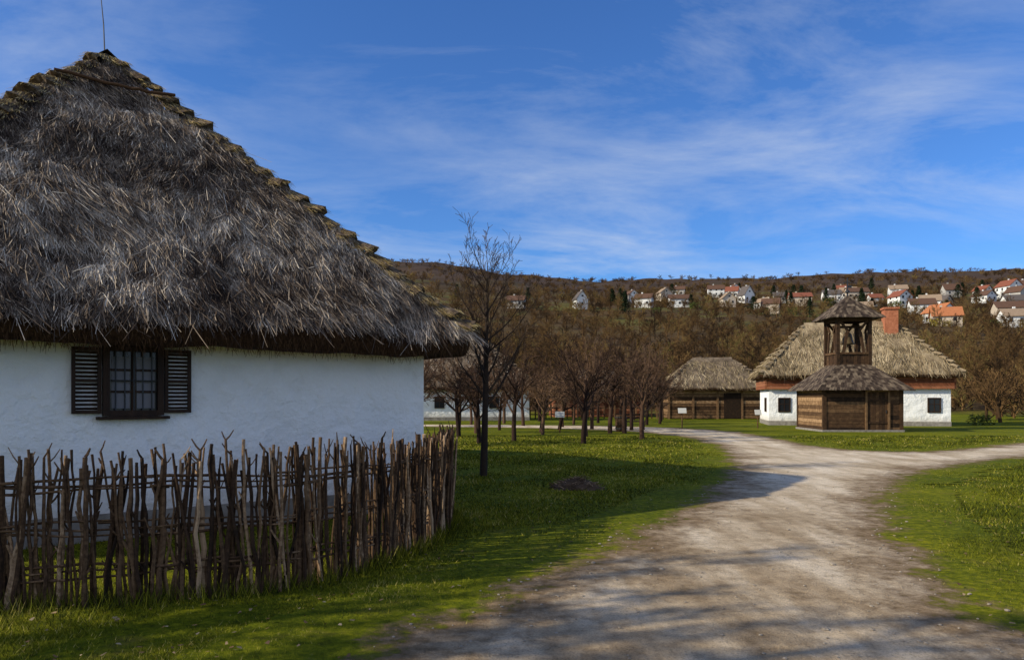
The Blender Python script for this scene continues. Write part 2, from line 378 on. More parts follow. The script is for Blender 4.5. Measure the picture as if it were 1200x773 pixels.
        mb.build('hip_bundles',[M[bmesh_mat]],parent)
        strips('hip_straw',np.array([tuple(p) for p in P]),np.array([tuple(p) for p in D]),np.array([tuple(p) for p in W]),np.array(T),M[bmat],parent)
        mb=MB(); nn=max(3,int((hx-hy)*2/.5))
        for k in range(nn):
            x0=-(hx-hy)+2*(hx-hy)*k/nn-.08; x1=x0+2*(hx-hy)/nn+.16; z=zr+.01+R(0,.03)
            vs=[(x,y,z+zz+(0.03 if x==x1 else 0)) for x in(x0,x1) for y,zz in((-.34,-.33*slope*1.0),(-.18,-.1),(0,.04),(.18,-.1),(.34,-.33*slope*1.0))]
            mb.add(vs,[(i,i+1,i+6,i+5) for i in range(4)],0,[R(.2,.7) for _ in vs])
        mb.build('ridge_saddle',[M[bmesh_mat]],parent)

# ------------------------------------------------------------ main thatched cottage
TH=math.atan2(.793,-.609)
cx,cy=-3.96-.609*9,9.06+.793*9
house=empty('thatched_cottage',(cx,cy,0),TH)
HX,HY_=9.0,4.34
thatch_roof(house,HX,HY_,2.62,7.28,.75,thick=.32,seed=3,amp=.10,nseg=(60,50),nstr=98000,sides=(3,),sw=.0036,slen=(.10,.34),bundles=22,bmat='straw_moss',bth=1.35)
mb=MB()
wx,wy=HX-.6,HY_-.6
def wallgrid(mb,a,b_,z0,z1,nu,nv,out):
    a=Vector(a);b_=Vector(b_);o=Vector(out); vs=[]
    for j in range(nv+1):
        for i in range(nu+1):
            p=a.lerp(b_,i/nu); p=Vector((p.x,p.y,z0+(z1-z0)*j/nv))
            d=noise.noise(p*1.1)*.022+noise.noise(p*4)*.006
            if i in(0,nu): d=0
            vs.append(p+o*d)
    w=nu+1
    mb.add(vs,[(j*w+i,j*w+i+1,(j+1)*w+i+1,(j+1)*w+i) for j in range(nv) for i in range(nu)],0)
wallgrid(mb,(-wx,wy,0),(-wx,-wy,0),0.3,2.98,80,30,(-1,0,0))
wallgrid(mb,(-wx,-wy,0),(wx,-wy,0),0.3,2.98,80,20,(0,-1,0))
wallgrid(mb,(wx,-wy,0),(wx,wy,0),0.3,2.98,40,20,(1,0,0))
wallgrid(mb,(wx,wy,0),(-wx,wy,0),0.3,2.98,80,20,(0,1,0))
mb.build('walls',[M['plaster']],house,smooth=True)
mb=MB(); mb.box((0,0,.15),(wx*2+.06,wy*2+.06,.34)); mb.build('plinth',[M['plinth']],house)
wc=-wy+4.09
xf=-wx
w=empty('window'); w.parent=house; w.location=(xf,wc,1.90)
mb=MB()
wh=.78; ww=.56
mb.box((-.012,0,0),(.02,ww,wh-.04),1)
for yy in(-.14,.14): mb.box((-.026,yy,-.02),(.004,.2,wh-.16),2)
for yy in(-ww/2-.02,ww/2+.02): mb.box((-.045,yy,0),(.09,.07,wh+.06))
for zz in(-wh/2,wh/2): mb.box((-.043,0,zz),(.086,ww-.03,.07))
mb.box((-.05,0,-wh/2-.055),(.12,ww+.24,.035))
mb.box((-.035,0,0),(.03,.045,wh-.07))
for zz in(-.13,.13): mb.box((-.034,0,zz),(.026,ww-.03,.026))
for k in range(5): 
    y=-.2+.1*k
    mb.tube([(-.062,y,-wh/2+.02),(-.062,y,wh/2-.02)],[.010,.010],6,3)
mb.tube([(-.065,-ww/2,.0),(-.065,ww/2,.0)],[.009,.009],6,3)
mb.build('window_frame',[M['wood_dark'],M['glass'],M['curtain'],M['iron']],w)
for sgn in(-1,1):
    mb=MB(); yc=sgn*(ww/2+.06+.165); sw_=.31
    for yy in(-1,1): mb.box((-.05,yc+yy*(sw_/2-.02),0),(.035,.04,wh))
    for zz in(-1,1): mb.box((-.05,yc,zz*(wh/2-.02)),(.033,sw_-.08,.04))
    mb.box((-.05,yc,0),(.033,sw_-.08,.035))
    for k in range(15):
        z=-wh/2+.06+k*(wh-.12)/14
        mb.box((-.05,yc,z),(.032,sw_-.08,.012),rot=Matrix.Rotation(.6,3,'Y'))
    mb.build('shutter',[M['wood_dark']],w)
mb=MB(); xr=-(HX-HY_)+.12
mb.tube([(xr,0,7.2),(xr+.0,.02,7.8),(xr-.01,.07,8.35)],[.012,.010,.006],6)
mb.build('lightning_rod',[M['iron']],house)
mb=MB(); sl=(7.28-2.62)/HY_
i0=HY_-.82; z0=2.62+i0*sl+.10
pts=[]
for k in range(17):
    y=-.84+1.68*k/16; pts.append((-(HX-i0)-.06,y,z0+.03+R(-.012,.012)-.03*math.cos(y*1.8)))
mb.tube(pts,[.024]*17,6)
mb.tube([(-(HX-i0)-.03,-.86,z0),(HX-i0,-.86,z0)],[.018,.018],5); mb.tube([(-(HX-i0)-.03,.86,z0),(HX-i0,.86,z0)],[.018,.018],5)
mb.build('thatch_binding_rope',[M['straw_dark']],house)

# ------------------------------------------------------------ stick fence
fp=[(-8.2,4.9),(-6.2,5.45),(-4.08,6.12),(-2.7,6.5),(-1.98,6.8),(-1.6,7.3),(-1.28,7.95),(-1.0,8.9),(-.84,9.87),(-.9,11.2)]
seg=[]; 
for a,b_ in zip(fp[:-1],fp[1:]): seg.append((Vector((*a,0)),Vector((*b_,0))))
tl=sum((b_-a).length for a,b_ in seg)
def fat(s):
    for a,b_ in seg:
        l=(b_-a).length
        if s<=l: return a.lerp(b_,s/l),(b_-a).normalized()
        s-=l
    return seg[-1][1],(seg[-1][1]-seg[-1][0]).normalized()
mb=MB(); s=0
while s<tl:
    p,t=fat(s); nrm=Vector((-t.y,t.x,0)); dense=p.x>-2.0
    side=random.choice((-1,1))*R(.02,.04)
    h=random.gauss(1.19,.06)+.03*math.sin(s*2.1)
    r=R(.010,.019)
    if random.random()<.10: r=R(.020,.026); h+=.03
    lean=random.gauss(0,.07); ln=random.gauss(0,.03)
    pts=[];rad=[]
    k=8
    b0=p+nrm*side; dx=0;dn=0
    for j in range(k+1):
        f=j/k; dx+=random.gauss(0,.012); dn+=random.gauss(0,.009)
        pts.append(b0+t*(lean*f+dx)+nrm*(ln*f+dn)+Vector((0,0,-.05+f*(h+.05)))); rad.append(r*(1.12-.35*f)*R(.86,1.16))
    tt=min(1,max(0,random.gauss(.48,.24)))
    mb.tube(pts,rad,6,0,[tt+R(-.1,.1) for _ in range((k+1)*6)])
    for _ in range(random.choice((0,1,1,2,2,3))):
        j=random.randint(2,k); a=random.choice((-1,1)); l=R(.04,.15)
        d=(t*a*R(.4,.9)+nrm*R(-.5,.5)+Vector((0,0,R(.6,1.1)))).normalized()
        mb.tube([pts[j],pts[j]+d*l*.5,pts[j]+d*l+Vector((0,0,.02))],[rad[j]*.7,rad[j]*.6,rad[j]*.4],4,0,tt)
    s+=R(.013,.034) if not dense else R(.012,.030)
mb.build('stick_pickets',[M['stick']],None); fence_p=bpy.data.objects['stick_pickets']
fence=empty('stick_fence'); fence_p.parent=fence
mb=MB()
for z in (.28,.62,.98):
    for rep in range(3):
        s=-R(0,.5); zz=z+rep*.045-.04
        while s<tl:
            L=R(1.2,2.2); pts=[];rad=[];ph=R(0,6); r0=R(.009,.016); tilt=R(-.05,.05); q=0
            while q<L and s+q<tl:
                p,t=fat(max(s+q,0)); nrm=Vector((-t.y,t.x,0))
                pts.append(p+nrm*(.028*math.sin((s+q)*11+rep*2.1+ph))+Vector((0,0,zz+tilt*(q/L-.5)+.012*math.sin(q*4+ph)))); rad.append(r0*(1.1-.5*q/L)); q+=.12
            if len(pts)>1: mb.tube(pts,rad,5,0,[R(.3,.8) for _ in range(len(pts)*5)])
            s+=L*.85
mb.build('woven_rails',[M['stick']],fence)
mb=MB()
for s_ in (2.1,4.3,6.62,8.6,11.2):
    p,t=fat(min(s_,tl)); 
    mb.tube([p+Vector((0,0,-.1)),p+Vector((.01,0,.6)),p+Vector((R(-.03,.03),0,1.25+R(-.05,.05)))],[.034,.03,.026],8,0,.45)
mb.build('fence_posts',[M['stick']],fence)

# ------------------------------------------------------------ trees
def rotvec(v,ang,az):
    o=v.orthogonal().normalized(); o=Quaternion(v,az)@o
    return (v*math.cos(ang)+o*math.sin(ang)).normalized()
def branch(mb,p,d,L,r,lvl,cfg,t):
    n=cfg['seg'][lvl]; pts=[p.copy()];rad=[r]; q=p.copy(); dd=d.copy(); dirs=[dd.copy()]
    for i in range(n):
        dd=(dd+Vector((random.gauss(0,1),random.gauss(0,1),random.gauss(0,1)))*cfg['wob'][lvl]+Vector((0,0,cfg['up'][lvl]))).normalized()
        q=q+dd*(L/n); pts.append(q.copy()); rad.append(max(cfg['rmin'],r*(1-cfg['tap'][lvl]*(i+1)/n))); dirs.append(dd.copy())
    mb.tube(pts,rad,cfg['sides'][lvl],0,t if lvl else .3,cap=False)
    if lvl+1>=len(cfg['num']): return
    for k in range(cfg['num'][lvl+1]):
        f=cfg['start'][lvl]+(1-cfg['start'][lvl])*((k+random.random())/cfg['num'][lvl+1])
        i=min(n-1,int(f*n)); g=f*n-i
        pp=pts[i].lerp(pts[i+1],g); rr=rad[i]*(1-g)+rad[i+1]*g
        nd=rotvec(dirs[i+1],cfg['ang'][lvl+1]*R(.7,1.3),R(0,6.283)) if lvl else rotvec(dirs[i+1],cfg['ang'][1]*R(.7,1.3),k*2.4+R(-.4,.4))
        branch(mb,pp,nd,L*cfg['lr'][lvl+1]*R(.6,1.2)*(1-.35*f),min(rr*.75,rr*cfg['rr'][lvl+1]),lvl+1,cfg,min(1,t+R(-.1,.2)))
def tree_mesh(name,cfg,mat,seed,H0,r0,lean=(0,0)):
    random.seed(seed); mb=MB()
    branch(mb,Vector((0,0,-.05)),Vector((lean[0],lean[1],1)).normalized(),H0,r0,0,cfg,.4)
    return mb.build(name,[mat],me_only=True,smooth=True)
cfgF=dict(num=[1,26,9,6],seg=[9,7,4,3],wob=[.02,.08,.12,.12],up=[.03,.09,.07,.05],tap=[.70,.82,.8,.6],sides=[8,5,4,3],start=[.36,.12,.15],
          ang=[0,.72,.6,.6],lr=[1,.46,.42,.5],rr=[1,.5,.55,.6],rmin=.0045)
me=tree_mesh('young_bare_tree',cfgF,M['bark'],21,4.35,.085,(.02,0))
o=link(bpy.data.objects.new('young_bare_tree',me)); o.location=(-.62,16.6,0)
cfgO=dict(num=[1,9,8,7,4],seg=[4,5,4,3,2],wob=[.06,.12,.14,.14,.1],up=[.0,.06,.05,.03,.02],tap=[.45,.75,.75,.6,.4],sides=[7,5,3,3,3],start=[.4,.2,.2,.2],
          ang=[0,.85,.65,.6,.6],lr=[1,1.15,.5,.5,.5],rr=[1,.55,.5,.55,.6],rmin=.0065)
OM=[tree_mesh('bare_fruit_tree',cfgO,M['twig'],40+i,R(1.8,2.2),.10,(R(-.12,.12),R(-.1,.1))) for i in range(5)]
random.seed(5)
orch=[(-3.6,27),(-1.9,33),(.4,30),(1.6,35),(2.9,28),(3.5,33),(5.0,31.5),(5.6,36),(-.5,40),(2.6,40),(4.6,41),(7.3,43),(-3.0,38),(-5.2,33),(6.6,47),
      (.8,46),(3.8,48),(9.2,50),(-2.4,47),(-5.5,44),(10.2,55),(7.4,54),(2.0,55),(5.0,57),(-4,53),(-8,40),(-9,50),(-1.2,28.5),(4.4,36.5),
      (6.4,39.5),(8.4,47),(1.2,38),(-1.5,36),(5.6,51),(3.0,44),(-.4,50),(8.8,58),(11.2,59)]
for (x,y) in orch:
    o=link(bpy.data.objects.new('bare_fruit_tree',random.choice(OM))); o.location=(x+R(-.4,.4),y+R(-.5,.5),0); o.rotation_euler=(0,0,R(0,6.28)); s=R(.85,1.2); o.scale=(s,s,s*1.08)

cfgS=dict(num=[1,9,8,4],seg=[2,3,2,1],wob=[.1,.15,.15,.1],up=[0,.05,.05,.03],tap=[.4,.7,.7,.5],sides=[4,3,3,3],start=[.05,.2,.2],
          ang=[0,.8,.6,.6],lr=[1,1.1,.5,.55],rr=[1,.5,.5,.6],rmin=.016)
SM=[tree_mesh('scrub',cfgS,M['shrub'],80+i,1.3,.09) for i in range(4)]
cfgT=dict(num=[1,13,8,6,3],seg=[6,4,3,2,1],wob=[.05,.1,.12,.1,.1],up=[0,.05,.05,.03,.02],tap=[.7,.75,.7,.5,.4],sides=[5,3,3,3,3],start=[.2,.2,.2,.2],
          ang=[0,.85,.6,.6,.6],lr=[1,.46,.5,.5,.5],rr=[1,.45,.5,.6,.6],rmin=.014)
TM=[tree_mesh('woodland_tree',cfgT,M['shrub'],90+i,5.2,.14) for i in range(5)]
# big unseen bare trees added left of the lane to shade the foreground
for (x,y,s,r) in [(-10.5,1.3,1.5,.4),(-13.5,-.3,1.7,2.1),(-16.5,1.8,1.6,3.3)]:
    o=link(bpy.data.objects.new('unseen_shade_tree',TM[int(s*10)%5])); o.location=(x,y,0); o.scale=(s,s,s*1.05); o.rotation_euler=(0,0,r)
random.seed(11)
scr=empty('hillside_scrub')
def put(meshes,x,y,s,parent,sz=1.0):
    o=bpy.data.objects.new('scrub',random.choice(meshes)); o.location=(x,y,float(H(x,y))-.1); o.rotation_euler=(0,0,R(0,6.28)); o.scale=(s,s,s*sz); link(o,parent)
for _ in range(3300):
    y=math.exp(R(math.log(74),math.log(620))); x=y*R(-.42,.85)
    s=R(.7,1.7)*(1+y/600)
    put(SM,x,y,s,scr,R(.8,1.2))
for _ in range(480):
    y=math.exp(R(math.log(76),math.log(330))); x=y*R(-.35,.8)
    put(TM,x,y,R(.55,1.1)*(1+y/900),scr)
for _ in range(140):
    y=R(330,520); x=y*R(-.1,.7)
    put(TM,x,y,R(.8,1.4),scr)
for _ in range(1300):
    y=R(560,1010); x=y*R(-.42,.85)
    put(SM,x,y,R(2.2,3.6),scr,R(.7,1.0))
for _ in range(60):
    x=R(26,50); y=R(50,75); 
    if x/y<.60: continue
    put(SM,x,y,R(1.0,1.9),scr,1.2)

def conifer_mesh(seed,wide=1):
    random.seed(seed); mb=MB(); Ht=9
    mb.tube([(0,0,0),(0,0,Ht)],[.2,.03],5,0,0)
    for _ in range(900):
        f=random.random()**.8; z=.8+f*(Ht-.8); rad=((1-f)*2.0+.15)*wide; a=R(0,6.28); r=rad*R(.35,1.05)
        p=Vector((math.cos(a)*r,math.sin(a)*r,z)); l=R(.25,.6)
        t=Vector((-math.sin(a),math.cos(a),0))*l*.5; o=Vector((math.cos(a),math.sin(a),-.4))*l
        mb.add([p-t,p+t,p+o+Vector((0,0,R(-.2,.1)))],[(0,1,2)],0,R(0,1))
    return mb.build('conifer_tree',[M['conifer']],me_only=True)
CM=[conifer_mesh(1,1.2),conifer_mesh(2,1.6),conifer_mesh(5,.9)]
def bush_mesh(seed,mat):
    random.seed(seed); mb=MB()
    for _ in range(700):
        v=Vector((random.gauss(0,1),random.gauss(0,1),random.gauss(0,1))).normalized()*R(.6,1.1); v+=Vector((noise.noise(v*2),noise.noise(v*2+Vector((9,0,0))),0))*.5
        p=Vector((v.x*1.5,v.y*1.5,1.2+v.z*1.2)); l=R(.15,.35)
        a=Vector((R(-1,1),R(-1,1),R(-1,1)))*l; c=Vector((R(-1,1),R(-1,1),R(-1,1)))*l
        mb.add([p,p+a,p+c],[(0,1,2)],0,R(0,1))
    return mb.build('bush',[mat],me_only=True)
YB=bush_mesh(3,M['yellow']); GB=bush_mesh(4,M['green'])
random.seed(23)
con=[(56,430,1.3),(62,440,1.2),(128,330,1.1),(160,350,1.2),(165,352,1.0),(182,400,1.3),(206,395,1.2),(150,420,1.1),(230,380,1.2),(-30,420,1.2),(100,480,1.2),(244,420,1.3),(170,300,1.0),
    (48,325,1.2),(110,350,1.2),(138,380,1.3),(196,370,1.4),(200,374,1.1),(92,395,1.1),(176,480,1.3),(220,470,1.4),(258,440,1.4),(8,390,1.0),(155,455,1.3)]
for _ in range(12):
    y=R(330,520); con.append((y*R(.10,.64),y,R(.8,1.3)))
for (x,y,s) in con:
    o=link(bpy.data.objects.new('conifer_tree',random.choice(CM))); o.location=(x,y,float(H(x,y))-.2); o.scale=(s*1.1,s*1.1,s*R(.7,1.0))
for (x,y,s,m_) in [(140,255,1.3,YB),(146,258,1.0,YB),(152,262,1.2,YB),(150,240,1.5,GB),(160,238,1.4,GB),(120,300,1.3,GB),(172,262,1.3,GB),(108,330,1.6,GB),(133,300,1.2,GB),(29.0,47.5,.45,GB),(100,260,1.2,GB),(62,330,1.3,GB),(180,360,2,GB),(204,362,2,GB),(150,345,1.8,GB),(126,345,1.7,GB),(90,380,1.7,GB),(165,400,2,GB)]:
    o=link(bpy.data.objects.new('garden_bush',m_)); o.location=(x,y,float(H(x,y))-.3); o.scale=(s,s,s*.9)

# ------------------------------------------------------------ village houses
def flat(name,c,rough=.9):
    return m_noise(name,[(.35,tuple(v*.8 for v in c)),(.65,c)],scale=1.5,rough=rough,bs=.3)
VW=[flat('white_render',(.82,.80,.76)),flat('cream_render',(.58,.48,.37)),flat('grey_render',(.45,.42,.38))]
VR=[flat('orange_tiles',(.46,.17,.07)),flat('brown_tiles',(.13,.07,.045)),flat('red_tiles',(.25,.085,.05)),flat('grey_slate',(.12,.10,.09)),flat('tan_tiles',(.34,.24,.16))]
def village(x,y,rz,w,l,h,wi,ri,steep=.8,floors=1,nt_=5):
    w*=.9; l*=.88; h*=.95
    e=MB(); hw,hl=w/2,l/2; rh=hw*steep
    vs=[(-hw,-hl,-4),(hw,-hl,-4),(hw,hl,-4),(-hw,hl,-4),(-hw,-hl,h),(hw,-hl,h),(hw,hl,h),(-hw,hl,h),(0,-hl,h+rh),(0,hl,h+rh)]
    e.add(vs,[(0,1,5,8,4),(2,3,7,9,6),(1,2,6,5),(3,0,4,7)],0)
    o_=.5; t=.25
    for sg in(-1,1):
        a=[(sg*(hw+o_),-hl-o_,h-o_*steep+.05),(0,-hl-o_,h+rh+.05),(0,hl+o_,h+rh+.05),(sg*(hw+o_),hl+o_,h-o_*steep+.05)]
        b2=[(p[0],p[1],p[2]+t) for p in a]; e.add(a+b2,[(3,2,1,0),(4,5,6,7),(0,1,5,4),(1,2,6,5),(2,3,7,6),(3,0,4,7)],1)
    e.box((hw*.35,hl*.3,h+rh+.2),(.7,.7,1.6),0)
    nw=max(1,int(w//3))
    for fl in range(floors):
        zz=1.5+fl*2.7
        for k in range(nw): e.box((-hw+w*(k+.5)/nw,-hl-.03,zz),(1.0,.1,1.2),2)
        nl=max(2,int(l//3))
        for k in range(nl):
            for sg in(-1,1): e.box((sg*(hw+.03),-hl+l*(k+.5)/nl,zz),(.1,1.0,1.2),2)
    e.box((0,-hl-.03,h+rh*.35),(.9,.1,.9),2)
    o=e.build('village_house',[VW[wi],VR[ri],M['glass']]); o.location=(x,y,float(H(x,y))+.5); o.rotation_euler=(0,0,rz)
    for _ in range(nt_):
        put(SM,x+R(-13,11),y-R(5,14),R(1.3,2.4),scr)
V=[(32,360,.2,6,8,4,0,3,1.3,1),(64,372,1.2,7,9,4,0,1,.7,1),(70,452,.3,8,10,4,0,1,.8,1),(88,405,1.5,7,12,4,0,1,.7,1),(92,465,.2,8,9,4,1,4,.8,1),
 (138,520,1.4,8,12,5,0,1,.8,2),(146,505,.1,7,9,5,0,1,1.1,1),(131,430,.3,7,8,4,0,3,1.5,1),(108,500,1.3,7,10,4,2,1,.7,1),(148,395,1.4,8,12,4,1,2,.6,1),(155,342,1.2,7,11,3,0,4,.7,1),
 (183,440,1.4,8,11,4,0,3,.7,1),(192,380,.2,8,10,5,0,2,.8,2),(204,455,1.5,8,14,4,1,1,.7,1),(232,462,1.3,8,11,4,0,4,.7,1),(176,330,1.3,8,11,3.5,0,1,.7,1),
 (148,262,1.2,8,10,3,1,0,.8,1),(156,280,.25,8,10,4,0,0,.8,1),(166,250,1.35,9,14,3,0,4,.6,1),(188,290,1.3,9,12,4,1,1,.6,1),
 (262,405,.2,9,11,6,0,2,.8,2),(285,425,1.3,9,13,6,0,1,.7,2),(250,380,.4,8,9,5,2,1,.8,1),(226,345,1.4,8,11,4,0,3,.7,1),(2,352,1.4,7,9,3,2,1,.7,1)]
for v in V: village(*v)
for _ in range(13):
    y=R(330,520); x=y*(.14+.48*random.random()**.7)
    village(x,y,random.choice((R(0,.5),R(1.1,1.6))),R(6,8),R(7,11),R(3,4.2),random.choice((0,0,1,2,0)),random.choice((1,1,2,3,4)),R(.6,1.0),1,5)

# ------------------------------------------------------------ log wall helper
def logwall(mb,a,b_,z0,z1,h=.19,th=.1,mi=0,gap=.012,tr=(.1,.8)):
    a=Vector(a);b_=Vector(b_); d=b_-a; L=d.length; ang=math.atan2(d.y,d.x); rot=Matrix.Rotation(ang,3,'Z'); z=z0
    while z<z1-.02:
        hh=min(h*R(.85,1.15),z1-z); m=(a+b_)/2
        ex=R(0,.03)
        mb.box((m.x,m.y,z+hh/2),(L+ex,th*R(.9,1.15),hh-gap),mi,[R(*tr)]*8,rot); z+=hh
# ------------------------------------------------------------ wooden bell tower
bt=empty('wooden_bell_tower',(17.4,39.85,0),math.radians(-2))
mb=MB(); hw=1.87
mb.box((0,0,1.05),(hw*2-.16,hw*2-.16,2.1),0,.0)
logwall(mb,(-hw,-hw,0),(.15,-hw,0),.05,2.15,tr=(0,.7)); logwall(mb,(1.25,-hw,0),(hw,-hw,0),.05,2.15,tr=(0,.7)); logwall(mb,(.15,-hw,0),(1.25,-hw,0),1.98,2.15)
for a,b_ in (((-hw,-hw),(-hw,hw)),((hw,-hw),(hw,hw)),((-hw,hw),(hw,hw))): logwall(mb,(*a,0),(*b_,0),.05,2.15,tr=(.3,1))
for sx in(-1,1):
    for sy in(-1,1): mb.box((sx*hw,sy*hw,1.08),(.17,.17,2.14),0,.3)
mb.box((0,0,.03),(hw*2+.25,hw*2+.25,.14),1,.4)
mb.build('log_walls',[M['log'],M['plinth']],bt)
mb=MB()
for k in range(7): mb.box((.26+k*.147,-hw-.03,1.0),(.138,.05,1.88),0,R(.1,.6))
for x in(.15,1.25): mb.box((x,-hw-.05,1.02),(.1,.12,1.94),0,.7)
mb.box((.7,-hw-.05,2.02),(1.2,.12,.1),0,.7)
for z in(.45,1.55): mb.box((.7,-hw-.07,z),(1.0,.03,.1),0,.2)
mb.box((1.12,-hw-.08,1.0),(.03,.05,.15),1)
mb.build('plank_door',[M['log'],M['iron']],bt)
def shingle_roof(mb,w0,w1,z0,z1,rows,mi=0,per=.13):
    for r in range(rows):
        f0=r/rows; f1=(r+1.0)/rows; a=w0+(w1-w0)*f0; c=w0+(w1-w0)*f1*1.0; za=z0+(z1-z0)*f0; zc=z0+(z1-z0)*f1
        for side in range(4):
            rot=Matrix.Rotation(side*math.pi/2,3,'Z'); n=max(2,int(2*a/per)); 
            for k in range(n):
                s0=-1+2*k/n+.003; s1=-1+2*(k+1)/n-.003; j=R(-.012,.02); lift=R(.015,.04)
                v=[(s0*a,-a-j,za+lift-.03),(s1*a,-a-j,za+lift-.03),(s1*c,-c,zc+.02),(s0*c,-c,zc+.02),(s0*a,-a-j,za+lift),(s1*a,-a-j,za+lift),(s1*c,-c,zc+.045),(s0*c,-c,zc+.045)]
                mb.add([rot@Vector(q) for q in v],[(0,1,5,4),(4,5,6,7),(0,4,7,3),(1,2,6,5),(3,2,1,0)],mi,[R(.1,.95)]*8)
mb=MB(); shingle_roof(mb,hw+.48,.82,2.05,3.35,11)
mb.box((0,0,2.1),(hw*2+.5,hw*2+.5,.08),0,.1)
mb.build('skirt_roof',[M['shingle']],bt)
mb=MB(); tw=.80
for sx in(-1,1):
    for sy in(-1,1): mb.box((sx*tw,sy*tw,4.5),(.17,.17,2.75),0,.2)
for side in range(4):
    rot=Matrix.Rotation(side*math.pi/2,3,'Z')
    def bx(c,d,t=.4,r2=None):
        mb.box(rot@Vector(c),d,0,t,rot if r2 is None else rot@r2)
    for k in range(8): bx((-.63+k*.18,-tw,3.62),(.165,.05,.62),R(.1,.5))
    bx((0,-tw-.02,3.95),(1.5,.12,.1),.5); bx((0,-tw,5.70),(1.5,.12,.24),.3); bx((0,-tw,3.32),(1.5,.12,.12),.4)
    for sg in(-1,1): bx((sg*.48,-tw,5.33),(.11,.08,.8),.3,Matrix.Rotation(sg*math.radians(38),3,'Y')) ; bx((sg*.42,-tw,4.5),(.14,.07,1.05),.3,Matrix.Rotation(-sg*math.radians(10),3,'Y'))
mb.box((0,0,5.35),(1.5,.12,.12),0,.3)
mb.build('belfry_frame',[M['log']],bt)
mb=MB(); prof=[(.36,4.45),(.32,4.52),(.26,4.66),(.23,4.85),(.18,5.0),(.08,5.08),(.03,5.2)]
mb.tube([(0,0,z) for r,z in prof],[r for r,z in prof],16,0); mb.tube([(0,0,4.3),(0,0,4.6)],[.04,.015],8,0)
mb.build('bell',[M['bronze']],bt,smooth=True)
mb=MB(); shingle_roof(mb,1.38,.04,5.72,6.9,10); mb.box((0,0,5.76),(2.45,2.45,.07),0,.1); mb.build('cap_roof',[M['shingle']],bt)
mb=MB(); mb.tube([(0,0,6.85),(0,0,7.9)],[.045,.025],6); mb.tube([(0,0,7.08),(0,0,7.14),(0,0,7.22),(0,0,7.28)],[.03,.11,.11,.03],10); mb.box((0,0,7.65),(.42,.04,.05)); mb.box((.12,0,7.45),(.2,.03,.14))
mb.build('finial_cross',[M['iron']],bt)

# ------------------------------------------------------------ thatched farm buildings
def farm_window(mb,x,y,z,rot,w=.6,h=.75):
    m=Matrix.Translation((x,y,z))@Matrix.Rotation(rot,4,'Z')
    def bb(c,d,mi):
        mb.box(m@Vector(c),d,mi,.3,m.to_3x3())
    bb((0,-.012,0),(w,.03,h),1)
    for sx in(-1,1): bb((sx*(w/2+.03),-.03,0),(.07,.07,h+.13),0)
    for sz in(-1,1): bb((0,-.028,sz*(h/2+.03)),(w,.066,.07),0)
    bb((0,-.03,0),(.04,.04,h),0); bb((0,-.03,.05),(w,.036,.035),0)
def thatched_building(name,cx,cy,rz,hx,hy,ze,zr,walls='plaster',wall_in=.6,nstr=3000,gable=False,wins=(),chimney=None,bund=12,logs=False,bmat='straw_gold',rm='thatch_far',sm='straw_gold'):
    e=empty(name,(cx,cy,0),rz)
    thatch_roof(e,hx,hy,ze,zr,wall_in+.1,thick=.26,seed=cx,amp=.12,mats=(rm,'thatch_cut'),nseg=(34,20),nstr=nstr,strmat=sm,sides=(0,1,2,3),sw=.010,slen=(.25,.6),bundles=bund,bmat=bmat,bmesh_mat=rm,cap=True,bth=2.2)
    mb=MB(); wx,wy=hx-wall_in,hy-wall_in
    if logs:
        mb.box((0,0,ze/2),(wx*2-.16,wy*2-.16,ze+.2),0,0)
        for a,b_ in (((-wx,-wy),(wx,-wy)),((-wx,wy),(wx,wy)),((-wx,-wy),(-wx,wy)),((wx,-wy),(wx,wy))): logwall(mb,(*a,0),(*b_,0),.05,ze+.1,h=.24,tr=(.2,1),gap=.03)
        for k in range(5): mb.box((-wx+2*wx*k/4,-wy-.06,ze/2),(.16,.12,ze),0,.7)
        mb.box((wx*.3,-wy-.07,ze*.42),(1.3,.08,ze*.8),0,0)
        mb.build('walls',[M[walls]],e)
    else:
        mb.box((0,0,(ze+.2)/2+.1),(wx*2,wy*2,ze+.1),0); mb.build('walls',[M[walls]],e)
        mb=MB(); mb.box((0,0,.12),(wx*2+.05,wy*2+.05,.3)); mb.build('plinth',[M['plinth']],e)
        mb=MB()
        for x,y,z,r in wins: farm_window(mb,x,y,z,r)
        if wins: mb.build('windows',[M['wood_dark'],M['glass']],e)
    if gable:
        mb=MB(); z0=ze-.92; z1=ze+.15
        for a,b_ in (((-wx-.1,-wy-.2),(wx+.1,-wy-.2)),((-wx-.2,-wy-.13),(-wx-.2,wy)),((wx+.2,-wy-.13),(wx+.2,wy))): logwall(mb,(*a,0),(*b_,0),z0,z1,h=.2,th=.12,tr=(.3,1))
        mb.build('eave_boards',[M['red_wood']],e)
    if chimney:
        mb=MB(); x,y,z=chimney; mb.box((x,y,z),(.78,.78,1.7)); mb.box((x,y,z+.87),(.92,.92,.12)); mb.build('chimney',[M['brick']],e)
    return e
thatched_building('white_farmhouse',21.3,48.6,math.radians(-12),5.7,3.1,3.12,6.4,wins=[(-4.2,-2.5,1.25,0),(4.2,-2.5,1.25,0),(-5.1,-1.0,1.25,-math.pi/2)],gable=True,chimney=(2.35,-.25,6.35),nstr=9000,bund=12)
thatched_building('log_barn',16.4,63,math.radians(-4),4.4,2.9,2.5,4.9,walls='log',logs=True,nstr=4000,bund=9,rm='thatch_grey')
thatched_building('white_longhouse',-4.6,59,math.radians(6),6.2,3.5,2.5,5.9,wins=[(-4,-2.9,1.35,0),(-1,-2.9,1.35,0),(3,-2.9,1.35,0)],nstr=3500,bund=11,rm='thatch_grey',sm='straw')
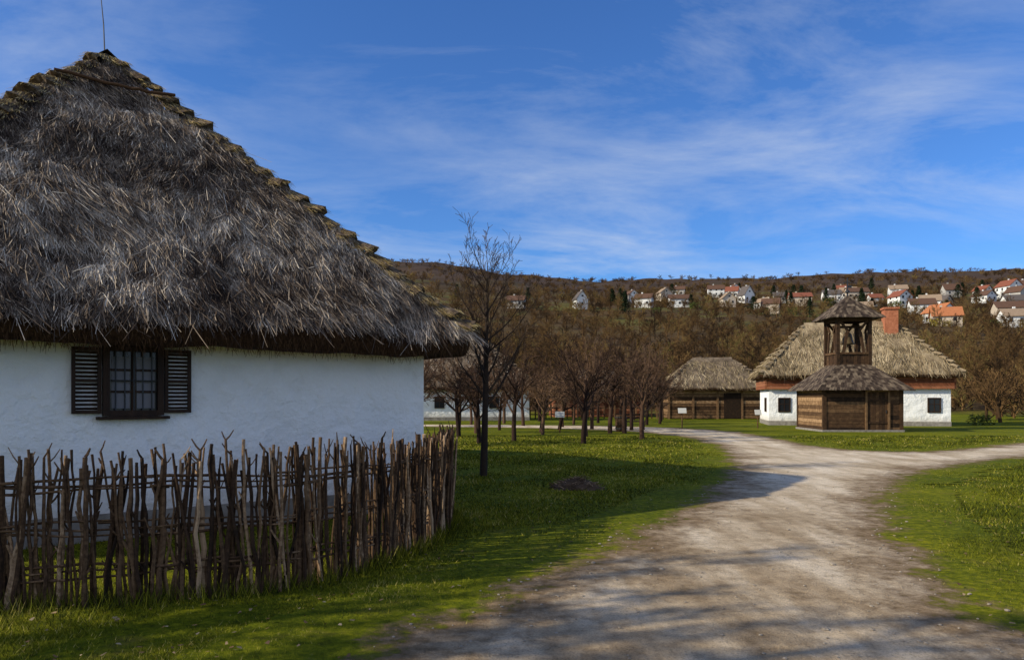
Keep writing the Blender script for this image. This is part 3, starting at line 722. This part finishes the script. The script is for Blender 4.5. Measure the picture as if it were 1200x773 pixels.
thatched_building('log_stable',7.3,68,math.radians(3),4.4,2.6,2.1,4.0,walls='red_wood',logs=True,nstr=3000,bund=0,rm='thatch_grey',sm='straw')
mb=MB()
for k in range(57):
    x=-12+k*.42
    mb.box((x,61,.55),(.1,.06,1.1+R(-.1,.1)),0,R(.2,.9))
for z in(.35,.85): mb.box((0,61.06,z),(24.4,.06,.09),0,.5)
mb.build('paling_fence',[M['log']])
def sign(x,y,h=1.0,w=.45):
    e=MB(); e.tube([(0,0,0),(0,0,h)],[.035,.03],8,0,.5); e.box((0,-.04,h-.02),(w,.03,.3),1,.5,Matrix.Rotation(-.4,3,'X')); o=e.build('information_sign',[M['log'],M['panel']]); o.location=(x,y,0)
sign(2.3,37,.9); sign(9.3,42,1.0); sign(13.6,42.5,.9,.35)
e=MB()
for k in range(3): e.box((0,-.15+k*.15,.45),(1.6,.12,.05),0,.4)
for k in range(2): e.box((0,.25,.62+k*.17),(1.6,.04,.12),0,.4)
for sx in(-.65,.65): e.box((sx,0,.21),(.08,.4,.42),0,.2); e.box((sx,.23,.5),(.07,.05,.75),0,.2)
o=e.build('wooden_bench',[M['log']]); o.location=(6.2,40,0); o.rotation_euler=(0,0,.3)
e=MB(); e.tube([(0,0,0),(0,0,.3),(0,0,.6),(0,0,.85)],[.24,.29,.29,.25],14,0,.2); 
for z in(.15,.7): e.tube([(0,0,z),(0,0,z+.05)],[.30,.30],14,1)
o=e.build('wooden_barrel',[M['log'],M['iron']]); o.location=(5.4,38,0)

# ------------------------------------------------------------ brush mound on the lawn
mb=MB(); vs=[];n=16
for r in range(6):
    for k in range(n):
        a=2*math.pi*k/n; rr=.52*(1-r/5.2)*R(.85,1.12); vs.append((math.cos(a)*rr,math.sin(a)*rr*.7,-.01+.2*(1-(1-r/5)**1.6)+R(-.01,.02)))
mb.add(vs,[(r*n+k,r*n+(k+1)%n,(r+1)*n+(k+1)%n,(r+1)*n+k) for r in range(5) for k in range(n)]+[tuple(5*n+k for k in range(n))],0)
for _ in range(220):
    a=R(0,6.28); r=R(0,.55); p=Vector((math.cos(a)*r,math.sin(a)*r*.7,.19*(1-r/.6)+.01)); d=Vector((R(-1,1),R(-1,1),R(0,.5)))*R(.05,.2)
    mb.tube([p,p+d],[.008,.005],3,1,R(.4,1))
o=mb.build('soil_mound',[M['soil'],M['stick']]); o.location=(1.2,14.3,0)

# ------------------------------------------------------------ grass blades
n=330000
d=np.exp(rng.uniform(np.log(3.6),np.log(34),n)); ux=rng.uniform(-1,1,n); x=ux*(d*.74+1.2); y=d
sd=road_sd(x,y)
nn=np.sin(x*3.1+y*1.7)*.12+np.sin(x*7.3-y*5.1)*.08+rng.normal(0,.13,n)
keep=(sd+nn<-.12)
keep|=((sd<.35)&(rng.random(n)<.05))
lx=(x-cx)*math.cos(TH)+(y-cy)*math.sin(TH); ly=-(x-cx)*math.sin(TH)+(y-cy)*math.cos(TH)
keep&=~((abs(lx)<HX-.6)&(abs(ly)<HY_-.6))
keep&=~((abs(x-17.4)<2)&(abs(y-39.8)<2))
bare=np.sin(x*1.1+2.1)*np.sin(y*.9-1)+.6*np.sin(x*2.7-y*1.9)
keep&=~((bare>.8)&(rng.random(n)<.8))
x,y,d,sd=x[keep],y[keep],d[keep],sd[keep]; n=len(x)
hgt=rng.uniform(.018,.045,n)*(1+.5*np.sin(x*1.7+2)*np.sin(y*1.3))
edge=np.clip((-sd)/.6,.45,1); hgt*=edge
hgt*=np.where(rng.random(n)<.04,1.8,1)*(1+np.clip(d-10,0,20)*.02)
wd=np.maximum(.0020,d*.0005)
az=rng.uniform(0,6.283,n); ln=rng.uniform(.2,1.2,n)
P=np.stack([x,y,np.full(n,.0)],1); D=np.stack([np.cos(az)*ln*hgt,np.sin(az)*ln*hgt,hgt],1)
az2=rng.uniform(-.8,.8,n); W=np.stack([np.cos(az2)*wd,np.sin(az2)*wd,np.zeros(n)],1)
T=np.clip(rng.normal(.55,.24,n)+np.where(sd>-.5,.15,0)+.18*np.sin(x*1.9)*np.cos(y*1.4),0,1)
strips('grass',P,D,W,T,M['grassblade'],tri=True)
n=9000; ss=rng.uniform(0,tl,n); pp=np.array([tuple(fat(s)[0]) for s in ss]); pp[:,0]+=rng.normal(0,.1,n); pp[:,1]+=rng.normal(0,.1,n); pp[:,2]=0
h=rng.uniform(.05,.2,n); az=rng.uniform(0,6.28,n)
strips('fence_foot_weeds',pp,np.stack([np.cos(az)*h*.5,np.sin(az)*h*.5,h],1),np.stack([np.full(n,.0035),np.zeros(n),np.zeros(n)],1),np.clip(rng.normal(.5,.25,n),0,1),M['grassblade'],fence,tri=True)
n=800; d=np.exp(rng.uniform(np.log(4.2),np.log(14),n)); x=rng.uniform(-1,1,n)*d*.7; y=d; s=road_sd(x,y); k=(s<.1); x,y=x[k],y[k]; n=len(x)
az=rng.uniform(0,6.28,n); l=rng.uniform(.015,.04,n)
strips('fallen_leaves',np.stack([x,y,rng.uniform(.03,.05,n)],1),np.stack([np.cos(az)*l,np.sin(az)*l,rng.uniform(-.01,.015,n)],1),np.stack([-np.sin(az)*l*.4,np.cos(az)*l*.4,rng.uniform(-.005,.005,n)],1),rng.random(n),M['leaf'])

# ------------------------------------------------------------ light
EL=math.radians(28.5); off=math.radians(17)
Ld=Vector((-math.cos(off)*math.cos(EL),-math.sin(off)*math.cos(EL),math.sin(EL)))
sun=bpy.data.lights.new('sun','SUN'); sun.energy=5.0; sun.angle=math.radians(.5); sun.color=(1,.91,.71)
so=link(bpy.data.objects.new('sun',sun)); so.rotation_euler=Ld.to_track_quat('Z','Y').to_euler(); so.location=(-30,-10,30)
wd_=bpy.data.worlds.new('World'); scene.world=wd_; wd_.use_nodes=True; nt=wd_.node_tree; bg=nt.nodes['Background']
sky=N(nt,'ShaderNodeTexSky',sky_type='NISHITA'); sky.sun_disc=False; sky.sun_elevation=EL; sky.sun_rotation=math.atan2(Ld.x,Ld.y)%(2*math.pi); sky.altitude=300; sky.air_density=1; sky.dust_density=.3; sky.ozone_density=2.5
tc=N(nt,'ShaderNodeTexCoord'); sp=N(nt,'ShaderNodeSeparateXYZ'); nt.links.new(tc.outputs['Generated'],sp.inputs[0])
zz=math_(nt,'ADD',math_(nt,'MAXIMUM',sp.outputs['Z'],0.0),.22)
u=math_(nt,'DIVIDE',sp.outputs['X'],zz); v=math_(nt,'DIVIDE',sp.outputs['Y'],zz)
cb=N(nt,'ShaderNodeCombineXYZ'); nt.links.new(u,cb.inputs[0]); nt.links.new(v,cb.inputs[1])
mp=N(nt,'ShaderNodeMapping'); mp.inputs['Rotation'].default_value=(0,0,math.radians(-28)); mp.inputs['Scale'].default_value=(1.0,1.9,1); mp.inputs['Location'].default_value=(.6,.3,0); nt.links.new(cb.outputs[0],mp.inputs[0])
n1=N(nt,'ShaderNodeTexNoise'); n1.inputs['Scale'].default_value=1.35; n1.inputs['Detail'].default_value=12; n1.inputs['Roughness'].default_value=.64; n1.inputs['Distortion'].default_value=.4; nt.links.new(mp.outputs[0],n1.inputs['Vector'])
n2=N(nt,'ShaderNodeTexNoise'); n2.inputs['Scale'].default_value=.6; n2.inputs['Detail'].default_value=3; nt.links.new(cb.outputs[0],n2.inputs['Vector'])
cl=math_(nt,'MULTIPLY',ramp(nt,[(.42,(0,0,0)),(.80,(1,1,1))],n1.outputs['Fac']),ramp(nt,[(.38,(.2,.2,.2)),(.6,(1,1,1))],n2.outputs['Fac']))
cl=math_(nt,'MULTIPLY',cl,.70,True)
# unseen bright cloud added behind the camera to fill the shaded wall and roof
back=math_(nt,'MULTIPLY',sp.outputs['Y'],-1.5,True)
cloud_fill=math_(nt,'MULTIPLY',back,ramp(nt,[(.36,(.15,.15,.15)),(.62,(.85,.85,.85))],n1.outputs['Fac']))
cl=math_(nt,'MAXIMUM',cl,cloud_fill)
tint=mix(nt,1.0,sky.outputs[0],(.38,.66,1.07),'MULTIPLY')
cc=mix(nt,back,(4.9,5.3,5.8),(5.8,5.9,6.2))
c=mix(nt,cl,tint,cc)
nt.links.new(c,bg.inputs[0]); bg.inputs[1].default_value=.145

# ------------------------------------------------------------ camera
cam=bpy.data.cameras.new('camera'); cam.lens=27; cam.sensor_width=36; cam.shift_y=79/1200; cam.clip_end=5000; cam.clip_start=.1
co=link(bpy.data.objects.new('camera',cam)); co.location=(0,0,1.7); co.rotation_euler=(math.radians(90),0,0); scene.camera=co
scene.view_settings.view_transform='Standard'; scene.view_settings.look='None'; scene.view_settings.exposure=0
